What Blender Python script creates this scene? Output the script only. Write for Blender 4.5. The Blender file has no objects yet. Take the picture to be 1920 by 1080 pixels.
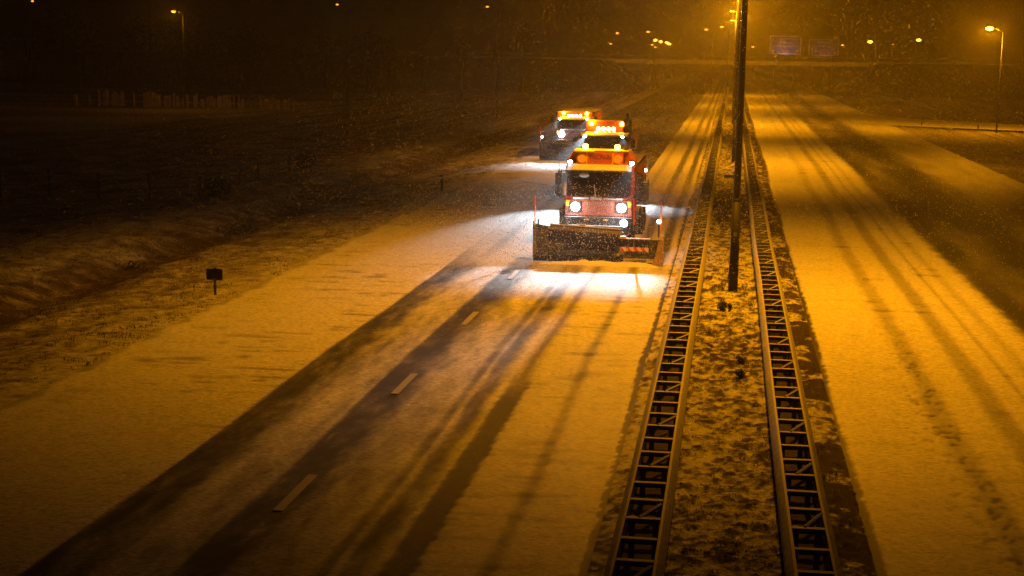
import bpy, bmesh, math, random
import numpy as np
from mathutils import Vector, Matrix
random.seed(7); rng = np.random.default_rng(7)
S = bpy.context.scene
COL = S.collection
R = math.radians

# ------------------------------------------------------------------ camera, sky, exposure
cam_d = bpy.data.cameras.new("camera"); cam = bpy.data.objects.new("camera", cam_d); COL.objects.link(cam)
cam_d.sensor_width = 36; cam_d.lens = 50.6; cam_d.clip_end = 4000; cam_d.clip_start = .1
r_ = Vector((0.98858813, 0.15001225, 0.01377816)); u_ = Vector((-0.03772237, 0.15796471, 0.98672396)); f_ = Vector((-0.14584422, 0.97598334, -0.16182085))
cam.matrix_world = Matrix(((r_.x, u_.x, -f_.x, 0), (r_.y, u_.y, -f_.y, 0), (r_.z, u_.z, -f_.z, 7.2), (0, 0, 0, 1)))
S.camera = cam
world = bpy.data.worlds.new("World"); S.world = world; world.use_nodes = True
wn = world.node_tree; bgn = wn.nodes['Background']
sky = wn.nodes.new('ShaderNodeTexSky'); sky.sky_type = 'NISHITA'; sky.sun_disc = False
sky.sun_elevation = R(-4.5); sky.sun_rotation = R(200)
wn.links.new(sky.outputs[0], bgn.inputs[0]); bgn.inputs[1].default_value = .06
S.view_settings.view_transform = 'Standard'; S.view_settings.look = 'None'; S.view_settings.exposure = 0; S.view_settings.gamma = 1
S.cycles.max_bounces = 4; S.cycles.diffuse_bounces = 2; S.cycles.glossy_bounces = 2; S.cycles.transmission_bounces = 2
S.cycles.volume_bounces = 0; S.cycles.transparent_max_bounces = 4
S.cycles.caustics_reflective = False; S.cycles.caustics_refractive = False
S.cycles.sample_clamp_indirect = 2; S.cycles.sample_clamp_direct = 30; S.cycles.use_adaptive_sampling = False; S.cycles.denoising_prefilter = 'NONE'

SODIUM = (1.0, .335, .002)
AMBER = (1.0, .36, .0)
WHITE = (.78, .9, 1.0)

# ------------------------------------------------------------------ materials
def nodes(m):
    m.use_nodes = True; nt = m.node_tree; b = nt.nodes['Principled BSDF']; return nt, b
def mk(nt, t, **kw):
    n = nt.nodes.new(t)
    for k, v in kw.items(): setattr(n, k, v)
    return n
def ramp(nt, src, a, b_):
    n = mk(nt, 'ShaderNodeMapRange', clamp=True); n.interpolation_type = 'SMOOTHSTEP'
    n.inputs[1].default_value = a; n.inputs[2].default_value = b_
    nt.links.new(src, n.inputs[0]); return n.outputs[0]
def noise(nt, scale, detail=4, rough=.6, vec=None, dims=(1, 1, 1)):
    n = mk(nt, 'ShaderNodeTexNoise'); n.inputs['Scale'].default_value = scale; n.inputs['Detail'].default_value = detail
    n.inputs['Roughness'].default_value = rough
    tc = mk(nt, 'ShaderNodeTexCoord'); mp = mk(nt, 'ShaderNodeMapping'); mp.inputs['Scale'].default_value = dims
    nt.links.new(tc.outputs['Object'], mp.inputs[0]); nt.links.new(mp.outputs[0], n.inputs['Vector'])
    return n.outputs[0]
def mixc(nt, fac, a, b_):
    n = mk(nt, 'ShaderNodeMix', data_type='RGBA')
    if isinstance(fac, (int, float)): n.inputs[0].default_value = fac
    else: nt.links.new(fac, n.inputs[0])
    for i, v in ((6, a), (7, b_)):
        if isinstance(v, tuple): n.inputs[i].default_value = (*v[:3], 1)
        else: nt.links.new(v, n.inputs[i])
    return n.outputs[2]
def math_(nt, op, a, b_=None):
    n = mk(nt, 'ShaderNodeMath', operation=op)
    for i, v in enumerate((a, b_)):
        if v is None: continue
        if isinstance(v, (int, float)): n.inputs[i].default_value = v
        else: nt.links.new(v, n.inputs[i])
    return n.outputs[0]
SNOW = (.78, .78, .78)
def mat(name, col, rough=.6, metal=0., snow=0., var=.25, scale=6., spec=.3):
    """painted or bare surface with wear noise; snow > 0 lets snow settle on faces that look up"""
    m = bpy.data.materials.new(name); nt, b = nodes(m)
    n = noise(nt, scale, 5)
    c = mixc(nt, n, tuple(x * (1 - var) for x in col), tuple(min(1, x * (1 + var)) for x in col))
    if snow > 0:
        g = mk(nt, 'ShaderNodeNewGeometry'); sx = mk(nt, 'ShaderNodeSeparateXYZ'); nt.links.new(g.outputs['Normal'], sx.inputs[0])
        up = math_(nt, 'ADD', sx.outputs[2], math_(nt, 'MULTIPLY', noise(nt, 9, 4), .5))
        fac = math_(nt, 'MULTIPLY', ramp(nt, up, .75, 1.05), snow)
        c = mixc(nt, fac, c, SNOW)
    nt.links.new(c, b.inputs['Base Color'])
    b.inputs['Roughness'].default_value = rough; b.inputs['Metallic'].default_value = metal
    b.inputs['Specular IOR Level'].default_value = spec
    return m
def emat(name, col, strength, sample=False):
    m = bpy.data.materials.new(name); nt, b = nodes(m)
    b.inputs['Base Color'].default_value = (*[c * .5 for c in col], 1)
    b.inputs['Emission Color'].default_value = (*col, 1); b.inputs['Emission Strength'].default_value = strength
    if not sample: m.cycles.emission_sampling = 'NONE'
    return m
def ground_mat(name, under, under2, fine=14., streak=(1, 1, 1), thr=.18, bump=.02, rough=.7, snowcol=SNOW):
    """snow lying on another surface: attribute 'snow' is how much lies there, noise breaks its edge up"""
    m = bpy.data.materials.new(name); nt, b = nodes(m)
    at = mk(nt, 'ShaderNodeAttribute', attribute_name='snow')
    n1 = noise(nt, fine, 6, .7, dims=streak); n2 = noise(nt, 1.3, 4, .6, dims=streak); n3 = noise(nt, 60, 3, .7)
    s = math_(nt, 'ADD', at.outputs['Fac'], math_(nt, 'MULTIPLY', math_(nt, 'SUBTRACT', n1, .5), thr * 3))
    s = math_(nt, 'ADD', s, math_(nt, 'MULTIPLY', math_(nt, 'SUBTRACT', n2, .5), thr))
    fac = ramp(nt, s, .0, 1.)
    base = mixc(nt, n3, under, under2)
    n4 = noise(nt, fine * .95, 5, .85, dims=streak)
    sn = mixc(nt, ramp(nt, math_(nt, 'ADD', math_(nt, 'MULTIPLY', n1, .4), math_(nt, 'MULTIPLY', n4, .6)), .36, .60), tuple(x * .38 for x in snowcol), tuple(min(.92, x * 1.18) for x in snowcol))
    nt.links.new(mixc(nt, fac, base, sn), b.inputs['Base Color'])
    b.inputs['Roughness'].default_value = rough; b.inputs['Specular IOR Level'].default_value = .25
    bp = mk(nt, 'ShaderNodeBump'); bp.inputs['Strength'].default_value = .8; bp.inputs['Distance'].default_value = bump
    nt.links.new(math_(nt, 'ADD', n1, math_(nt, 'MULTIPLY', n3, .4)), bp.inputs['Height']); nt.links.new(bp.outputs[0], b.inputs['Normal'])
    return m
M = {}
M['steel'] = mat('galvanised steel', (.07, .07, .07), .65, .1, snow=.5)
M['rung'] = mat('snowy steel spacer', (.08, .08, .08), .7, .1, snow=.62)
M['snowrail'] = mat('snow lined rail', (.45, .45, .44), .8)
M['pole'] = mat('dark painted pole', (.022, .024, .02), .6, 0, var=.4, scale=3)
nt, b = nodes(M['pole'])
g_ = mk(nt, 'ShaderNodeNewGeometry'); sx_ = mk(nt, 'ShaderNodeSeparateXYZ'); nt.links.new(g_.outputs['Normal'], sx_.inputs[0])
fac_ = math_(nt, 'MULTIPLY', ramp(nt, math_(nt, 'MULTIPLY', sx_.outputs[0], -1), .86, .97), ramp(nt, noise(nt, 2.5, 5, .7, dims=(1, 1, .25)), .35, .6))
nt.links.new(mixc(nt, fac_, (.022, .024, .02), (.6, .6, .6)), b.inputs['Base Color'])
M['farpole'] = mat('grey lamp post', (.04, .04, .038), .6)
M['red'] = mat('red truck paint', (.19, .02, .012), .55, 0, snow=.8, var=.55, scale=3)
M['dimred'] = mat('red truck paint dimmed for distance', (.075, .018, .012), .65, 0, snow=.7, var=.6, scale=3)  # darker copy of the truck red: rear trucks' dimness in haze painted in
M['glarered'] = mat('frosted red panel paled for glare', (.30, .10, .07), .8, 0, var=.6, scale=9)  # frosted red, with the headlight glare put into the paler colour
M['orange'] = mat('orange truck paint', (.5, .10, .01), .5, 0, snow=.8, var=.4, scale=5)
M['black'] = mat('black plastic', (.015, .015, .016), .6, 0, snow=.35)
M['rubber'] = mat('black rubber', (.011, .011, .012), .7, 0, snow=.12, scale=12)
M['glass'] = mat('dark windscreen', (.012, .012, .014), .25, 0, snow=0)
M['snowcake'] = mat('caked snow', (.72, .72, .72), .8, var=.15, scale=14)
M['frost'] = mat('frosted grey plastic', (.33, .33, .33), .8, var=.5, scale=22)
M['plough'] = mat('worn yellow plough paint', (.19, .18, .03), .65, 0, snow=.35, var=.8, scale=9)
M['yellow'] = mat('yellow paint', (.75, .45, .01), .5, 0, snow=.3)
M['endyellow'] = mat('scraped yellow end plate', (.36, .24, .012), .6, 0, snow=.3, var=.5, scale=8)
M['mud'] = mat('dark worn steel', (.025, .024, .022), .6, .2, var=.6, scale=12)
M['fluo'] = mat('fluorescent orange rod', (.95, .13, .03), .5)
M['white'] = mat('white paint', (.78, .78, .76), .5)
M['signred'] = mat('red sign paint', (.62, .04, .02), .5)
M['amberlens'] = mat('amber lens', (.75, .42, .04), .3)
M['lettering'] = mat('dark lettering', (.10, .015, .01), .5)
M['chrome'] = mat('pale lettering', (.55, .5, .45), .4, .4)
M['blue'] = mat('blue sign sheet', (.10, .13, .42), .5)
M['signback'] = mat('dark sign back', (.012, .016, .013), .5, .2)
M['concrete'] = mat('concrete', (.32, .31, .29), .85, 0, snow=.8)
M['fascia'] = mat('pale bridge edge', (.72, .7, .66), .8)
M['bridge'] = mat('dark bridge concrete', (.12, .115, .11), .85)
M['wood'] = mat('dark weathered wood', (.05, .04, .03), .85, 0, snow=.5)
M['pale'] = mat('pale bare wood', (.5, .42, .33), .8, var=.6, scale=1.2)
M['twig'] = mat('dead stems', (.06, .045, .025), .9)
M['darkshrub'] = mat('dark shrub leaves', (.02, .025, .012), .9, snow=.15)
M['bark'] = mat('dark bark', (.03, .025, .02), .9)
M['grass'] = mat('dead grass', (.10, .075, .03), .9, var=.5)
M['grass2'] = mat('dark wet grass', (.035, .03, .012), .9, var=.5)
M['wire'] = mat('wire', (.05, .05, .05), .6, .4)
M['grassland'] = None

# ------------------------------------------------------------------ mesh helpers
class MB:
    def __init__(s): s.bm = bmesh.new()
    def box(s, x0, x1, y0, y1, z0, z1, bev=0., rot=None, piv=None):
        t = bmesh.new(); bmesh.ops.create_cube(t, size=1)
        for v in t.verts: v.co = Vector(((x0 + x1) / 2 + v.co.x * (x1 - x0), (y0 + y1) / 2 + v.co.y * (y1 - y0), (z0 + z1) / 2 + v.co.z * (z1 - z0)))
        return s._add(t, bev, rot, piv or Vector(((x0 + x1) / 2, (y0 + y1) / 2, (z0 + z1) / 2)))
    def _add(s, t, bev=0., rot=None, piv=None):
        if bev: bmesh.ops.bevel(t, geom=t.edges[:], offset=bev, segments=2, affect='EDGES', profile=.6)
        if rot is not None:
            for v in t.verts: v.co = rot @ (v.co - piv) + piv
        me = bpy.data.meshes.new('tmp'); t.to_mesh(me); t.free(); s.bm.from_mesh(me); bpy.data.meshes.remove(me); return s
    def tube(s, a, b, r0, r1=None, seg=10, cap=True):
        a, b = Vector(a), Vector(b); d = b - a
        t = bmesh.new(); bmesh.ops.create_cone(t, cap_ends=cap, segments=seg, radius1=r0, radius2=r0 if r1 is None else r1, depth=d.length)
        q = d.to_track_quat('Z', 'Y').to_matrix()
        for v in t.verts: v.co = q @ v.co + (a + b) / 2
        return s._add(t)
    def prism(s, pts, x0, x1, bev=0.):
        """outline in (y, z) pushed along x"""
        t = bmesh.new(); A = [t.verts.new((x0, p[0], p[1])) for p in pts]; B = [t.verts.new((x1, p[0], p[1])) for p in pts]
        n = len(pts); t.faces.new(A); t.faces.new(B[::-1])
        for i in range(n): t.faces.new((A[i], B[i], B[(i + 1) % n], A[(i + 1) % n]))
        bmesh.ops.recalc_face_normals(t, faces=t.faces); return s._add(t, bev)
    def prism_y(s, pts, y0, y1, bev=0.):
        """outline in (x, z) pushed along y"""
        t = bmesh.new(); A = [t.verts.new((p[0], y0, p[1])) for p in pts]; B = [t.verts.new((p[0], y1, p[1])) for p in pts]
        n = len(pts); t.faces.new(A); t.faces.new(B[::-1])
        for i in range(n): t.faces.new((A[i], B[i], B[(i + 1) % n], A[(i + 1) % n]))
        bmesh.ops.recalc_face_normals(t, faces=t.faces); return s._add(t, bev)
    def ball(s, c, r, sx=1, sy=1, sz=1, seg=12):
        t = bmesh.new(); bmesh.ops.create_uvsphere(t, u_segments=seg, v_segments=seg // 2 + 2, radius=r)
        for v in t.verts: v.co = Vector((v.co.x * sx + c[0], v.co.y * sy + c[1], v.co.z * sz + c[2]))
        return s._add(t)
    def quad(s, *p):
        s.bm.faces.new([s.bm.verts.new(q) for q in p]); return s
    def build(s, name, m, parent=None, smooth=False):
        me = bpy.data.meshes.new(name); s.bm.to_mesh(me); s.bm.free()
        return link(name, me, m, parent, smooth)
def link(name, me, m, parent=None, smooth=False):
    o = bpy.data.objects.new(name, me); COL.objects.link(o)
    for mm in (m if isinstance(m, (list, tuple)) else [m]): me.materials.append(mm)
    if smooth: me.polygons.foreach_set('use_smooth', [True] * len(me.polygons))
    if parent: o.parent = parent
    return o
def empty(name, loc, label, cat, group=None, rz=0):
    o = bpy.data.objects.new(name, None); COL.objects.link(o); o.location = loc; o.rotation_euler = (0, 0, rz)
    return tag(o, label, cat, group)
def tag(o, label, cat, group=None):
    o['label'] = label; o['category'] = cat
    if group: o['group'] = group
    return o
def structure(o): o['kind'] = 'structure'; return o
def stuff(o, label=None, cat=None):
    o['kind'] = 'stuff'
    if label: o['label'] = label; o['category'] = cat
    return o
def raw(name, V, F, m, parent=None, smooth=False, attrs=None):
    me = bpy.data.meshes.new(name); V = np.asarray(V, np.float32); F = np.asarray(F, np.int32)
    k = F.shape[1]; me.vertices.add(len(V)); me.vertices.foreach_set('co', V.ravel())
    me.loops.add(F.size); me.loops.foreach_set('vertex_index', F.ravel())
    me.polygons.add(len(F)); me.polygons.foreach_set('loop_start', np.arange(0, F.size, k, dtype=np.int32))
    me.update(calc_edges=True)
    for a, v in (attrs or {}).items():
        t = me.attributes.new(a, 'FLOAT', 'POINT'); t.data.foreach_set('value', np.asarray(v, np.float32).ravel())
    return link(name, me, m, parent, smooth)
def text(name, body, size, m, parent, loc, depth=.01, ex=None):
    cu = bpy.data.curves.new(name, 'FONT'); cu.body = body; cu.size = size; cu.extrude = depth; cu.align_x = 'CENTER'; cu.align_y = 'CENTER'
    t = bpy.data.objects.new(name + '_curve', cu); COL.objects.link(t)
    dg = bpy.context.evaluated_depsgraph_get(); me = bpy.data.meshes.new_from_object(t.evaluated_get(dg))
    bpy.data.objects.remove(t); bpy.data.curves.remove(cu)
    sx = (ex / max(1e-3, max(v.co.x for v in me.vertices) - min(v.co.x for v in me.vertices))) if ex else 1
    for v in me.vertices: v.co = Vector((v.co.x * sx + loc[0], -v.co.z + loc[1], v.co.y + loc[2]))
    me.name = name; me.flip_normals() if False else None
    return link(name, me, m, parent)
def lamp_light(name, kind, power, col, loc, parent, radius=.1, aim=None, size=60, blend=.3, scale=None):
    l = bpy.data.lights.new(name, kind); l.energy = power; l.color = col; l.shadow_soft_size = radius
    o = bpy.data.objects.new(name, l); COL.objects.link(o); o.location = loc
    if parent: o.parent = parent
    if kind == 'SPOT':
        l.spot_size = R(size); l.spot_blend = blend
        o.rotation_euler = (Vector(aim) - Vector(loc)).to_track_quat('-Z', 'Y').to_euler()
        if scale: o.scale = scale
    return o

# ------------------------------------------------------------------ noise for the ground sheets
def vnoise(x, y, seed=0):
    xi = np.floor(x).astype(np.int64); yi = np.floor(y).astype(np.int64); fx = x - xi; fy = y - yi
    def h(a, b):
        n = (a * 374761393 + b * 668265263 + seed * 974634777) & 0x7fffffff
        n = ((n ^ (n >> 13)) * 1274126177) & 0x7fffffff
        return ((n ^ (n >> 16)) & 0xffff) / 65535.
    fx = fx * fx * (3 - 2 * fx); fy = fy * fy * (3 - 2 * fy)
    return (h(xi, yi) * (1 - fx) + h(xi + 1, yi) * fx) * (1 - fy) + (h(xi, yi + 1) * (1 - fx) + h(xi + 1, yi + 1) * fx) * fy
def fbm(x, y, seed=0, o=4):
    s = 0; a = .5; t = 0
    for i in range(o): s = s + a * vnoise(x * 2 ** i, y * 2 ** i, seed + i * 17); t += a; a *= .5
    return s / t
def sm(a, b, x): t = np.clip((x - a) / (b - a), 0, 1); return t * t * (3 - 2 * t)
def band(x, a, b, e=.08): return sm(a - e, a + e, x) * (1 - sm(b - e, b + e, x))
def sheet(name, xs, ys, zf, sf, m):
    X, Y = np.meshgrid(xs, ys); Z = zf(X, Y); s = sf(X, Y)
    V = np.stack([X, Y, Z], -1).reshape(-1, 3); nx, ny = len(xs), len(ys)
    i = (np.arange(ny - 1)[:, None] * nx + np.arange(nx - 1)[None]).ravel()
    F = np.stack([i, i + 1, i + nx + 1, i + nx], -1)
    return raw(name, V, F, m, smooth=True, attrs={'snow': s})
def geom(a, b, d0, g):
    out = [a]; d = d0
    while out[-1] < b: out.append(out[-1] + d); d *= g
    out[-1] = b; return np.array(out)

# ------------------------------------------------------------------ ground, roads, median
M['verge'] = ground_mat('snow on dead grass', (.045, .032, .012), (.12, .085, .03), fine=5., streak=(.7, 1.6, 1), thr=.3, bump=.06, rough=.9, snowcol=(.62, .62, .62))
M['roadsnow'] = ground_mat('snow on asphalt', (.022, .022, .024), (.05, .05, .05), fine=16., streak=(.55, 1.5, 1), thr=.17, bump=.014, rough=.6)
M['mediansnow'] = ground_mat('snow on median soil', (.025, .018, .008), (.07, .048, .018), fine=17., streak=(.6, 1.6, 1), thr=.6, bump=.05, rough=.9)
LE, LI, RI, RE = -14.25, -1.75, 2.28, 17.0
def ground_z(X, Y):
    xl = np.array([-600, -60, -40, -27, -24, -22.6, -21.4, -20.6, -19.8, -18.8, -17, -15, LE, 17, 19, 22, 40, 600])
    zl = np.array([-.7, -.6, -.4, -.15, .05, .0, -.18, -.5, -.5, -.28, -.18, -.06, -.03, -.03, -.05, -.12, -.15, -.3])
    wob = (fbm(X * .0 + 3, Y * .06, 4) - .5) * 1.6 * ((X < -17) & (X > -26))
    z = np.interp(X + wob, xl, zl)
    off = (X < LE) | (X > RE)
    return z + np.where(off, (fbm(X * 1.1, Y * .9, 9) - .5) * .22 + (fbm(X * 4, Y * 4, 5, 3) - .5) * .10, -.05) * np.clip(np.where(X < 0, LE - X, X - RE) / .7, 0, 1) + np.where(off, 0, -.02)
def ground_s(X, Y):
    n = fbm(X * .5, Y * .35, 21); f = fbm(X * 2.2, Y * 3.5, 22, 3)
    s = .52 + (n - .5) * .7 + (f - .5) * 1.1
    s = s + .35 * np.exp(-((X - LE) / 1.4) ** 2)
    s = s - .4 * np.exp(-((X + 20.5) / 1.2) ** 2) - .1 * np.clip((-26.5 - X) / 6, 0, 1) + .12 * band(X, -25.5, -21.8, .6)
    s = np.where(X > RE, .34 + (n - .5) * .4 + (f - .5) * .5, s)
    return np.clip(s, -.4, 1)
xs = np.concatenate([np.linspace(-600, -60, 25), np.linspace(-58, -27, 60), np.arange(-26.8, LE, .16), [LE, -8, 0, 8, RE], np.arange(17.2, 40, .6), np.linspace(42, 600, 25)])
structure(sheet('ground', xs, np.concatenate([[-9, 0, 5], geom(10, 130, .16, 1.006), np.linspace(134, 690, 60)]), ground_z, ground_s, M['verge']))

def left_s(X, Y):
    w = (fbm(X * 0, Y * .12, 31) - .5) * .16; j = (fbm(X * 1.2, Y * 1.7, 33, 3) - .5)
    x = X + w; g = fbm(X * 1.5, Y * .22, 35)
    s = np.full_like(X, .97)
    # wind streaks across the hard shoulder
    st = fbm(X * .25, Y * 2.4, 37, 4); pa = fbm(X * .35, Y * .13, 39, 3)
    st = fbm(X * .9, Y * 6.5, 37, 4); s -= np.where(X < -9.4, sm(.5, .8, st) * (.12 + .5 * sm(.45, .7, pa)) * sm(LE, LE + 1, X), 0)
    lane = np.zeros_like(X)
    def setb(a, b, v, e=.07, jj=0.):
        nonlocal s
        k = band(x + j * jj, a, b, e); s = s * (1 - k) + v * k
    def soft(a, b, v, e0, e1, jj=0.):
        nonlocal s
        xx = x + j * jj; k = sm(a - e0, a + e0, xx) * (1 - sm(b - e1, b + e1, xx)); s = s * (1 - k) + v * k
    soft(-9.4, -4.4, .56, .05, .5)
    s = s + band(x, -9.4, -4.4, .2) * ((g - .5) * .5 + .22 * sm(-6.2, -4.4, x))
    soft(-9.4, -8.6, .16, .05, .35); s = s + band(x, -9.1, -8.8, .12) * (g - .4) * .3
    soft(-7.38, -6.5, .11, .05, .45)
    soft(-5.44, -5.25, .28, .07, .06); soft(-5.15, -4.78, .27, .07, .16, .1)
    s = s + band(x, -9.4, -4.4, .2) * ((fbm(X * 4.5, Y * .9, 36, 4) - .5) * .5 + (fbm(X * 9, Y * 3, 38, 3) - .5) * .3)
    near = 1 - sm(28.5, 32, Y); jf = fbm(X * 5, Y * 6, 34, 3) - .5
    k = band(X + w * .3 + jf * .13, -4.6, -4.14, .06) * (.3 + .7 * near); s = s * (1 - k) + .12 * k
    k = band(x + jf * .1, -4.42, -4.25, .06) * (1 - near) * .7; s = s * (1 - k) + .15 * k
    # right part of the lane: thin snow, faint wheel track, wind texture
    k = band(x, -3.2, -2.98, .1) * .45; s -= k
    s -= band(x, -4.2, -1.8, .1) * (.06 + sm(.5, .8, fbm(X * 1.2, Y * 7, 41, 4)) * .38)
    # lanes cleared behind the ploughs, with the second truck's light pool whitened in
    bh = sm(45, 53, Y)
    c = np.full_like(X, .8); c -= .6 * band(x, -3.3, -2.9, .12) + .65 * band(x, -2.45, -2.1, .1) + .3 * band(x, -4.4, -4.1, .1)
    c = c * (1 - sm(-4.7, -5.1, x) * 0) ; c = np.where(x < -4.9, .14 + .6 * (1 - sm(66, 84, Y)) - .25 * band(x, -8.7, -8.3, .15) - .25 * band(x, -7.0, -6.6, .15) + (g - .5) * .5, c)
    m = bh * band(x, -9.4, -1.6, .1); s = s * (1 - m) + c * m
    b3 = sm(98, 104, Y) * (X < -9.3); s = s * (1 - b3) + (.18 + (g - .5) * .4) * b3
    # shadow at the snow crust's edge painted as a broken rim along the median, ragged grass edge
    rim = band(x + jf * .12, -1.84, -1.7, .03); s = s * (1 - rim) - .3 * rim
    e = sm(LE + .35, LE, x + j * .6); s -= e * .5
    return np.clip(s, -.4, 1)
def flat(h): return lambda X, Y: X * 0 + h
def snowz(sf):
    return lambda X, Y: .006 + np.clip(sf(X, Y), 0, 1) * .02
ysr = np.concatenate([[3, 8, 12], geom(15, 300, .11, 1.0055), [310, 340, 400, 500, 600]])
structure(sheet('road', np.arange(LE, LI + .001, (LI - LE) / 178), ysr, snowz(left_s), left_s, M['roadsnow']))
def right_s(X, Y):
    w = (fbm(X * 0, Y * .1, 51) - .5) * .2; j = (fbm(X * 1.3, Y * 1.9, 53, 3) - .5); x = X + w
    g = fbm(X * 1.2, Y * .2, 55)
    s = np.full_like(X, .96) - sm(.6, .85, fbm(X * .6, Y * 2.2, 57, 4)) * .3
    jf = fbm(X * 6, Y * 7, 54, 3) - .5; k = band(x + j * .1 + jf * .14, 4.25, 4.75, .16) * .4 * (1 - .4 * sm(70, 110, Y)); s -= k
    s -= band(x + j * .5, 3.7, 4.7, .4) * sm(.5, .8, fbm(X * 9, Y * 19, 59, 3)) * .6 * (1 - sm(28, 46, Y))
    s -= band(x + jf * .08, 5.45, 5.95, .14) * .46; s -= band(x, 6.4, 6.55, .07) * .4; s -= band(x, 6.9, 7.2, .1) * .3
    out = .24 + (g - .5) * .4 - .18 * band(x, 10.2, 11.8, .6) - .1 * band(x, 8.0, 8.7, .3) + .3 * sm(11.8, 13, x)
    ee = sm(7.5, 8.1, x + j * .25); s = s * (1 - ee) + out * ee
    rim = (1 - sm(2.33, 2.45, x + jf * .12)); s = s * (1 - rim) + rim * -.2
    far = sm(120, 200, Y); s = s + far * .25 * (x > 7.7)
    return np.clip(s, -.4, 1)
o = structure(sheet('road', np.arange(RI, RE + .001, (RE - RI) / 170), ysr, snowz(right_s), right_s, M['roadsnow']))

def med_bare_shade(X): return band(X, -1.34, -.76, .04) + band(X, 1.03, 1.56, .04)  # strips between the rails: their shade painted in along with bare ground
def med_z(X, Y):
    t = fbm(X * 5.2, Y * 6.5, 61, 4); f = fbm(X * 11, Y * 12, 63, 3)
    k = np.clip(np.minimum(X - LI, RI - X) / .3, 0, 1)
    return .004 + k * ((np.clip(t - .45, 0, 1)) * .16 + (f - .5) * .07 + .03) * (1 - .7 * med_bare_shade(X))
def med_s(X, Y):
    t = fbm(X * 5.2, Y * 6.5, 61, 4); f = fbm(X * 6, Y * 11, 65, 3); g = fbm(X * .7, Y * .25, 67)
    f2 = fbm(X * 9, Y * 17, 66, 3); s = .50 - (t - .45) * 1.5 + (f - .5) * 1.2 + (f2 - .5) * 1.5 + (g - .5) * .6 + .15 * sm(34, 44, Y) * (1 - sm(56, 60, Y))
    s -= .5 * band(X, -.3, 1.0, .3) * np.exp(-((Y - 68) / 7) ** 2) + .5 * band(X, -.9, .4, .3) * np.exp(-((Y - 72) / 5) ** 2)
    r = band(X, 1.6, RI, .05); s += r * (.05 - .9 * sm(.48, .62, fbm(X * 1.6, Y * 1.1, 69, 3)) - .25 * sm(1.95, 2.25, X))
    l = band(X, LI, -1.36, .05); s += l * .25
    return np.clip(s * (1 - np.clip(med_bare_shade(X) * 1.3, 0, 1)) - .9 * med_bare_shade(X), -.9, 1)
structure(sheet('median_strip', np.arange(LI, RI + .001, (RI - LI) / 120), np.concatenate([[3, 8], geom(12, 300, .045, 1.0065), [340, 500]]), med_z, med_s, M['mediansnow']))

# slip road joining from the right
slip = [(14.5, 206), (20.4, 178), (31.6, 166.5), (60, 152), (100, 135), (100, 121), (60, 139), (31.9, 150.3), (18.3, 157.3), (13.2, 162)]
mb = MB(); mb.bm.faces.new([mb.bm.verts.new((x, y, .06)) for x, y in slip])
M['slip'] = mat('snowy slip road', (.55, .55, .55), .8, var=.2, scale=.8)
structure(mb.build('slip_road', M['slip']))
# lane dashes
for k in range(6):
    y = 13.9 + 8.0 * k - .9
    mb = MB(); mb.box(-6.90, -6.74, y, y + 1.98, .022, .031)
    structure(mb.build('lane_marking', M['frost']))

# ------------------------------------------------------------------ guardrails
def guardrail(xl, xr, label):
    g = empty('guardrail', (0, 0, 0), label, 'guardrail', 'guardrails along the median')
    y0, y1 = 9.0, 296.0
    for x, s in ((xl, 1), (xr, -1)):
        b = MB()
        ys = np.arange(y0, y1 + .1, 4.1)
        prof = [(0, .43), (.03, .47), (.075, .52), (.03, .565), (0, .59), (.03, .62), (.075, .67), (.03, .715), (-.01, .75), (-.05, .755), (-.05, .74), (-.02, .72), (-.02, .45), (-.03, .43)]
        rows = []
        for q, yy in enumerate(ys):
            wz = .012 * math.sin(q * 1.7) + .01 * math.sin(q * .6); wx = .012 * math.sin(q * .9 + x)
            rows.append([b.bm.verts.new((x - s * px + wx, yy, pz + wz)) for px, pz in prof])
        for a, c in zip(rows, rows[1:]):
            for i in range(len(prof)):
                k = (i + 1) % len(prof); b.bm.faces.new((a[i], a[k], c[k], c[i]))
        bmesh.ops.recalc_face_normals(b.bm, faces=b.bm.faces)
        b.build('rail', M['steel'], g)
    def rung(k):
        y = 10.05 + .868 * k; dy = random.uniform(-.015, .015); b = MB()
        b.box(xl + .05, xr - .05, y - .045, y + .045, .66, .735, 0, Matrix.Rotation(random.uniform(-.03, .03) + .02, 3, 'Z'))
        return b
    n = int((y1 - 12) / .868)
    for k in range(100): rung(k).build('spacer', M['rung'], g)
    rest = MB()
    for k in range(100, n):
        y = 10.05 + .868 * k; rest.box(xl + .05, xr - .05, y - .045, y + .045, .66, .735)
    stuff(rest.build('spacer', M['rung'], g))
    for k in range(0, 100, 3):
        y = 10.05 + .868 * (k + 2); b = MB(); w = xr - xl
        b.tube((xl + .42 * w, y + .03, .72), (xr - .12 * w, y + .62, .74), .034, seg=6); b.build('brace', M['rung'], g)
        b = MB(); b.box(xl + .08, xl + .17, y + .30, y + .36, -.02, .64); b.box(xr - .17, xr - .08, y + .30, y + .36, -.02, .64); b.build('post', M['steel'], g)
    return g
guardrail(-1.31, -.72, 'snow topped double guardrail on the side where the ploughs drive, ladder of spacers')
guardrail(1.0, 1.56, 'snow topped double guardrail beside the empty carriageway with dark tyre tracks')

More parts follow.
